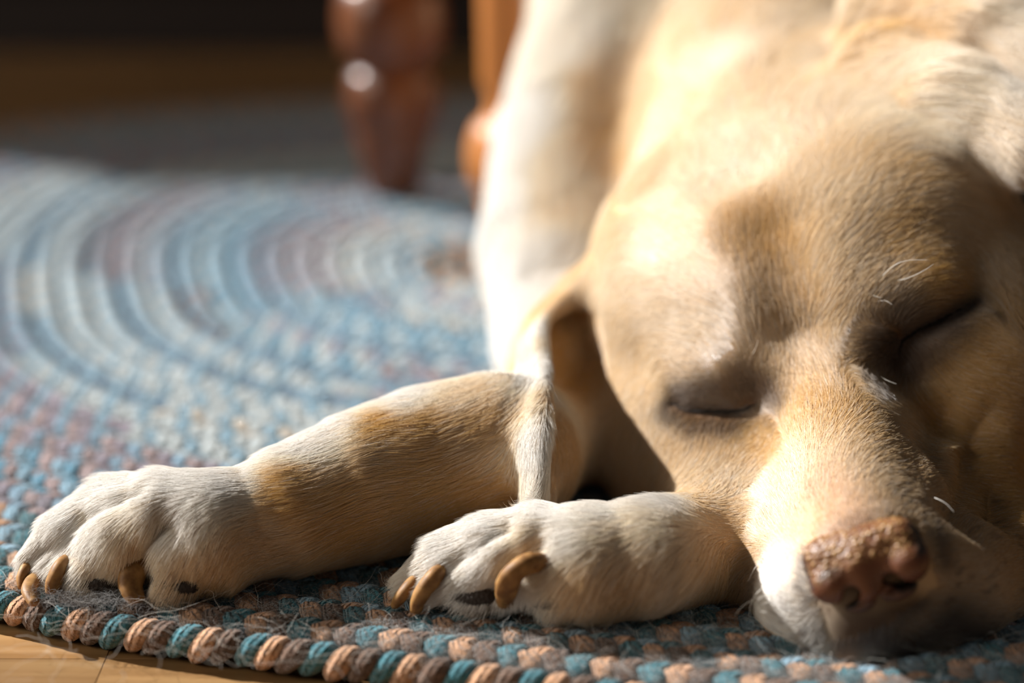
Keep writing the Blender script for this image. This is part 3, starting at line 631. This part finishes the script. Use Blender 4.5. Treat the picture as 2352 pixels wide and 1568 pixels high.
def comb(P, nrm):
    W8 = 1/(((P[:, None]-SP_[None])**2).sum(2)+.35)**2.2; W8 /= W8.sum(1)[:, None]
    d = W8@SD_; v = W8@SV_; d = d-nrm*(d*nrm).sum(1)[:, None]; d /= np.maximum(np.linalg.norm(d, axis=1), 1e-6)[:, None]
    return d, v
# pigment spots, with shade painted in under the nose: (px, py, radius cm, strength, colour)
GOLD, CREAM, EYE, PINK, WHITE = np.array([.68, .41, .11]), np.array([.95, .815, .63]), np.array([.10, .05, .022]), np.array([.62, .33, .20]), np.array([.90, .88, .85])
DOTS = [(x_, y_) for x_, y_ in zip(rng.uniform(2150, 2345, 46), rng.uniform(1150, 1460, 46))]+[(x_, y_) for x_, y_ in zip(rng.uniform(1790, 1900, 14), rng.uniform(1370, 1480, 14))]
def spots(P, base):
    c = base.copy()
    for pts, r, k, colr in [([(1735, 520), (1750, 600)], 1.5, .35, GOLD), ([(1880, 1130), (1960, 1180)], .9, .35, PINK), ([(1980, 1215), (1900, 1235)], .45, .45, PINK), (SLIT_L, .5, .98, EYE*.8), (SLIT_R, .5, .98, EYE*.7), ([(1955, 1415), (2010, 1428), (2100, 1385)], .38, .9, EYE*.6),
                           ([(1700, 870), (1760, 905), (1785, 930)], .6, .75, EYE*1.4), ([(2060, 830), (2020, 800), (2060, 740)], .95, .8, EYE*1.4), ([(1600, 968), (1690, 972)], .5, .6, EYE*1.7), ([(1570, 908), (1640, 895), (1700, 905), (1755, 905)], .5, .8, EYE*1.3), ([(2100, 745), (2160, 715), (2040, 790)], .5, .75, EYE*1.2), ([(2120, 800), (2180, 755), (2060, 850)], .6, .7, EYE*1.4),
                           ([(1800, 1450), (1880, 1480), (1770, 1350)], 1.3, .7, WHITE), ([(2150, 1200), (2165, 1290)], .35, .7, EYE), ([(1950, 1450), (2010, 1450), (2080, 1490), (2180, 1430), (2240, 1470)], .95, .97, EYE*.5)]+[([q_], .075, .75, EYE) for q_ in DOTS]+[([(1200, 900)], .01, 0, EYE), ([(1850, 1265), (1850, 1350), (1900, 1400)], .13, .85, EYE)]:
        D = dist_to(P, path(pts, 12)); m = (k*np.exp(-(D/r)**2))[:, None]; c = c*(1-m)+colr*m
    return c
# skin colour under the coat
vn = vnormals(bV, bF); ch = []
for i in range(0, len(bV), 40000): ch.append(comb(bV[i:i+40000], vn[i:i+40000])[1])
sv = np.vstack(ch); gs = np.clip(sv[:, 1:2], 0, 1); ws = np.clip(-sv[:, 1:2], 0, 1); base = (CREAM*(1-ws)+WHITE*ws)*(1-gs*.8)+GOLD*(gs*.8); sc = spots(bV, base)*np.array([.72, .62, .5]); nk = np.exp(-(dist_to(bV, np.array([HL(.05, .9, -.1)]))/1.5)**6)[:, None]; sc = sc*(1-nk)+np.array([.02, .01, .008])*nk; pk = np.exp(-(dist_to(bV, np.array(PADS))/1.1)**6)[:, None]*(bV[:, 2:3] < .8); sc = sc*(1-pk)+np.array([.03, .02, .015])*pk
addattr(dog.data, 'colour', 'FLOAT_COLOR', np.c_[sc, np.ones(len(sc))])
tri = np.vstack([bF[:, [0, 1, 2]], bF[:, [0, 2, 3]]]); ta, tb, tcc = bV[tri[:, 0]], bV[tri[:, 1]], bV[tri[:, 2]]; area_ = np.linalg.norm(np.cross(tb-ta, tcc-ta), axis=1)/2
cen_ = (ta+tb+tcc)/3; cn = vn[tri[:, 0]]; vis, dep = visible(cen_, 120); tocam = np.array([0, 0, H])-cen_; tocam /= np.linalg.norm(tocam, axis=1)[:, None]; facing = (cn*tocam).sum(1)
lc = (cen_-NOSE)@HR.T; inhead = (lc[:, 1] < 17) & (lc[:, 1] > -2) & (np.abs(lc[:, 0]) < 9) & (np.abs(lc[:, 2]) < 9)
inpaw = (cen_[:, 1] < 57) & (cen_[:, 0] < 7.5); dens = np.where(inhead, 880, np.where(inpaw, 700, np.where(cen_[:, 1] < 72, 300, 150)))*1.0
dens[(~vis) | (facing < -.25)] *= .12; dens[cen_[:, 2] < .05] = 0
nz = (cen_-NOSE)@HR.T; innose = (nz[:, 1] < 1.35) & (np.abs(nz[:, 0]-.05) < 1.62) & (nz[:, 2] > -1.45) & (nz[:, 2] < .75); dens[innose] = 0
dp_ = dist_to(cen_, np.array(PADS)); dens[(dp_ < 1.15) & (cen_[:, 2] < .8)] *= .15
NH = int((dens*area_).sum()*HAIR); pr = dens*area_; pr /= pr.sum(); ti = rng.choice(len(tri), NH, p=pr)
u1, u2 = rng.random(NH), rng.random(NH); fl = u1+u2 > 1; u1[fl] = 1-u1[fl]; u2[fl] = 1-u2[fl]
root = ta[ti]+(tb[ti]-ta[ti])*u1[:, None]+(tcc[ti]-ta[ti])*u2[:, None]; hn = vn[tri[ti, 0]]*(1-u1-u2)[:, None]+vn[tri[ti, 1]]*u1[:, None]+vn[tri[ti, 2]]*u2[:, None]; hn /= np.linalg.norm(hn, axis=1)[:, None]
hd_, hv_ = [], []
for i in range(0, NH, 40000): a_, b_ = comb(root[i:i+40000], hn[i:i+40000]); hd_.append(a_); hv_.append(b_)
hd_, hv_ = np.vstack(hd_), np.vstack(hv_); side = np.cross(hn, hd_)
wav = vnoise(root, .7, 21)*.18+vnoise(root, 2.6, 22)*.06+rng.normal(0, .09, NH)
fd = hd_+side*wav[:, None]; fd /= np.linalg.norm(fd, axis=1)[:, None]
Lh = hv_[:, 0]*np.where(root[:, 1] < 58.5, np.where((root-NOSE)@D3 < 0, .8, 1), .9)*rng.uniform(.7, 1.15, NH)*(1+.12*vnoise(root, 1.5, 30)); lift = np.clip(.75*hv_[:, 2]*(1+.35*vnoise(root, 1.6, 31))+rng.normal(0, .05, NH), .05, 1.2)
NP = 6; t = np.linspace(0, 1, NP)
curl = rng.normal(0, .045, NH)
hp = root[:, None]+Lh[:, None, None]*(fd[:, None]*t[None, :, None]+hn[:, None]*((lift[:, None]*(t-.55*t**2)[None])[..., None])+side[:, None]*((curl[:, None]*(t**2)[None])[..., None]))
# locks: tips drawn towards a shared neighbour
from mathutils.kdtree import KDTree
cc = rng.choice(NH, NH//9, replace=False); kd = KDTree(len(cc))
for k_, i in enumerate(cc): kd.insert(root[i], k_)
kd.balance(); nearest = np.array([kd.find(p_)[1] for p_ in root]); m_ = cc[nearest]
okc = np.linalg.norm(root[m_]-root, axis=1) < .5; tipo = hp[m_]-hp; amt = (rng.uniform(.05, .42, NH)*okc)[:, None]*(t**1.6)[None]; hp = hp+tipo*amt[..., None]
rad = np.where(root[:, 1] > 70, .009, .0044)*rng.uniform(.75, 1.25, NH); prof_ = (1-.8*t**2)[None]*rad[:, None]
g0 = hv_[:, 1:2]; gold = np.clip(g0+.16*vnoise(root, .9, 40)[:, None]+rng.normal(0, .10, (NH, 1)), 0, 1)
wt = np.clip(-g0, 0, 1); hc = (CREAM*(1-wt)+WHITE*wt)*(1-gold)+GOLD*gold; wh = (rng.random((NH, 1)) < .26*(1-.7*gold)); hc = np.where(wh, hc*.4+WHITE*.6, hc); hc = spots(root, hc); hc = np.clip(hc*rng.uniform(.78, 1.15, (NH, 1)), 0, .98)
hm, nt, out = mat('dog_coat'); ac = N(nt, 'ShaderNodeAttribute', attribute_name='colour'); an = N(nt, 'ShaderNodeAttribute', attribute_name='skin_normal'); hi = N(nt, 'ShaderNodeHairInfo')
mx = N(nt, 'ShaderNodeMix', data_type='RGBA'); mx.blend_type = 'MULTIPLY'; mx.inputs['B'].default_value if False else None
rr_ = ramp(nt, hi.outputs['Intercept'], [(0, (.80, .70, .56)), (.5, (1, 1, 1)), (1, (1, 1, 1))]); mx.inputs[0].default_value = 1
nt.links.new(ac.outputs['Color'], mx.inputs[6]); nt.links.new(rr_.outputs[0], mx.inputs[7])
gn = N(nt, 'ShaderNodeNewGeometry'); vm = N(nt, 'ShaderNodeMix', data_type='VECTOR'); vm.inputs[0].default_value = .62; nt.links.new(gn.outputs['Normal'], vm.inputs[4]); nt.links.new(an.outputs['Vector'], vm.inputs[5])
vn_ = N(nt, 'ShaderNodeVectorMath', operation='NORMALIZE'); nt.links.new(vm.outputs[1], vn_.inputs[0])
df = N(nt, 'ShaderNodeBsdfDiffuse'); nt.links.new(mx.outputs[2], df.inputs[0]); nt.links.new(vn_.outputs[0], df.inputs['Normal'])
tl_ = N(nt, 'ShaderNodeBsdfTranslucent'); nt.links.new(mx.outputs[2], tl_.inputs[0])
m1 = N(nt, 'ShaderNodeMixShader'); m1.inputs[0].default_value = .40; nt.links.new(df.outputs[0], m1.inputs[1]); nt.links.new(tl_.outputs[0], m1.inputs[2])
hb = N(nt, 'ShaderNodeBsdfHair'); hb.component = 'Reflection'; hb.inputs['Color'].default_value = (.80, .80, .82, 1); hb.inputs['RoughnessU'].default_value = .35; hb.inputs['RoughnessV'].default_value = .6; hb.inputs['Offset'].default_value = math.radians(-4)
m2 = N(nt, 'ShaderNodeMixShader'); m2.inputs[0].default_value = .12; nt.links.new(m1.outputs[0], m2.inputs[1]); nt.links.new(hb.outputs[0], m2.inputs[2]); nt.links.new(m2.outputs[0], out.inputs[0])
def hairs(name, P, R, m, parent, col=None, nrm_=None):
    n, k = P.shape[:2]; hc_ = bpy.data.hair_curves.new(name); hc_.add_curves([k]*n)
    off = np.array(parent.location if parent is not None else (0, 0, 0), np.float32)
    hc_.attributes['position'].data.foreach_set('vector', (P.astype(np.float32)*U-off).ravel())
    a = hc_.attributes.get('radius') or hc_.attributes.new('radius', 'FLOAT', 'POINT'); a.data.foreach_set('value', (np.asarray(R, np.float32)*U).ravel())
    if col is not None: addattr(hc_, 'colour', 'FLOAT_COLOR', np.c_[col, np.ones(n)], 'CURVE')
    if nrm_ is not None: addattr(hc_, 'skin_normal', 'FLOAT_VECTOR', nrm_, 'CURVE')
    hc_.materials.append(m); o = bpy.data.objects.new(name, hc_); link(o, parent); return o
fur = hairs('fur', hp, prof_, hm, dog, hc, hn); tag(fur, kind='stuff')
print('hairs', NH)

# ------------------------------------------------------------------ whiskers and long brow hairs
wm, nt, out = mat('whisker'); p = principled(nt, out, (.85, .82, .76, 1), .4)
def whisker(px, py, pts, r=.012, dY=-.2):
    h0, _ = hit(px, py)
    if h0 is None: return
    P = [h0+np.array([0, .1, 0])]+[W(q[0], q[1], h0[1]+dY*(k+1)) for k, q in enumerate(pts)]
    P = spline(P, 14); tube('whisker', P, np.linspace(r, r*.3, 14), wm, dog, 6)
for q in [(1775, 1345, [(1745, 1355), (1725, 1385), (1722, 1420)]), (1778, 1362, [(1740, 1372), (1705, 1392), (1688, 1415)]), (1778, 1372, [(1750, 1372), (1735, 1388), (1745, 1402), (1762, 1405)]),
          (1785, 1380, [(1752, 1388), (1736, 1405), (1752, 1420)]), (1762, 1265, [(1748, 1285), (1730, 1310), (1718, 1335)]), (1715, 1290, [(1724, 1340), (1716, 1380), (1700, 1400)]),
          (2135, 1142, [(2155, 1146), (2175, 1158), (2192, 1177)]), (2020, 645, [(2050, 612), (2085, 598), (2135, 597)]), (2040, 650, [(2080, 640), (2115, 625), (2145, 606)]), (1990, 668, [(2005, 678), (2025, 684)]),
          (2012, 858, [(2035, 872), (2060, 882)]), (1590, 862, [(1560, 840), (1538, 820), (1545, 795)]), (1728, 820, [(1735, 800), (1742, 780)]), (1995, 700, [(2030, 690), (2050, 700)]), (1760, 1300, [(1757, 1330), (1748, 1352)])]:
    whisker(*q, r=.010 if q[1] < 1000 else .012)
# ------------------------------------------------------------------ wool fuzz on the rug, loose dog hair
fz, nt, out = mat('loose_fibre'); ac = N(nt, 'ShaderNodeAttribute', attribute_name='colour'); df = N(nt, 'ShaderNodeBsdfDiffuse'); tl_ = N(nt, 'ShaderNodeBsdfTranslucent'); m1 = N(nt, 'ShaderNodeMixShader'); m1.inputs[0].default_value = .4
for q in (df, tl_): nt.links.new(ac.outputs['Color'], q.inputs[0])
nt.links.new(df.outputs[0], m1.inputs[1]); nt.links.new(tl_.outputs[0], m1.inputs[2]); nt.links.new(m1.outputs[0], out.inputs[0])
def fibres(X0, z0, n, L, rise, wob, r, cols, k=7):
    t = np.linspace(0, 1, k); a = rng.uniform(0, 6.28, n); P = np.zeros((n, k, 3)); ang = a[:, None]+np.cumsum(rng.normal(0, wob, (n, k)), 1)
    st = (L/(k-1))[:, None]; P[..., 0] = X0[:, 0:1]+np.cumsum(np.cos(ang)*st, 1); P[..., 1] = X0[:, 1:2]+np.cumsum(np.sin(ang)*st, 1)
    P[..., 2] = z0[:, None]+rise[:, None]*np.sin(t*np.pi*rng.uniform(.5, 1, n)[:, None])+rng.normal(0, .02, (n, k))
    return P, np.full((n, k), r)*(1-.5*t)[None], cols
fin = rdep < 68; xi = np.where(fin)[0]; wgt = np.exp(-(rdep[xi]-52)/7.0); xi = xi[~redge[xi]]; wgt = np.exp(-(rdep[xi]-52)/7.0); ch = rng.choice(xi, 19000, p=wgt/wgt.sum())
off = rng.normal(0, .3, (len(ch), 2)); Xr = rX[ch]+off; hz = np.where(redge[ch], .0, .02)
fc = rcol[ch]*.5+np.array([.42, .48, .52])*.5; fc = np.where(rng.random((len(ch), 1)) < .35, np.array([.70, .72, .72]), fc)
P, R, Cc = fibres(Xr, hz-.06, len(ch), rng.uniform(.25, .9, len(ch)), rng.uniform(.02, .13, len(ch)), .55, .0021, fc)
fuzz = hairs('wool_fuzz', P, R, fz, rug, Cc); tag(fuzz, kind='stuff')
n = 330; gx = rng.uniform(-60, 2400, n); gy = 1330+230*rng.random(n)**.8; Gp = np.array([G(a_, b_, 0)[:2] for a_, b_ in zip(gx, gy)])
P, R, Cc = fibres(Gp, np.full(n, .12), n, rng.uniform(.8, 3.4, n), rng.uniform(.0, .45, n), .28, .0033, np.where(rng.random((n, 1)) < .25, np.array([.10, .07, .05]), np.array([.85, .82, .76])), 10)
lh = hairs('loose_dog_hair', P, R, fz, None, Cc); tag(lh, 'pale and dark shed dog hairs strewn over the near edge of the braided rug', 'dog hair', kind='stuff')
# tuft of grey fluff under the far paw
n = 900; c0 = G(245, 1385, 0)[:2]; Gp = c0+rng.normal(0, 1, (n, 2))*np.array([1.1, .25])
P, R, Cc = fibres(Gp, np.full(n, .1), n, rng.uniform(.4, 1.3, n), rng.uniform(.1, .5, n), .7, .0026, np.full((n, 3), .30)*rng.uniform(.5, 1.6, (n, 1)), 8)
ft = hairs('fluff', P, R, fz, None, Cc); tag(ft, 'tuft of grey fluff caught on the rug under the outstretched paw', 'fluff', kind='stuff')
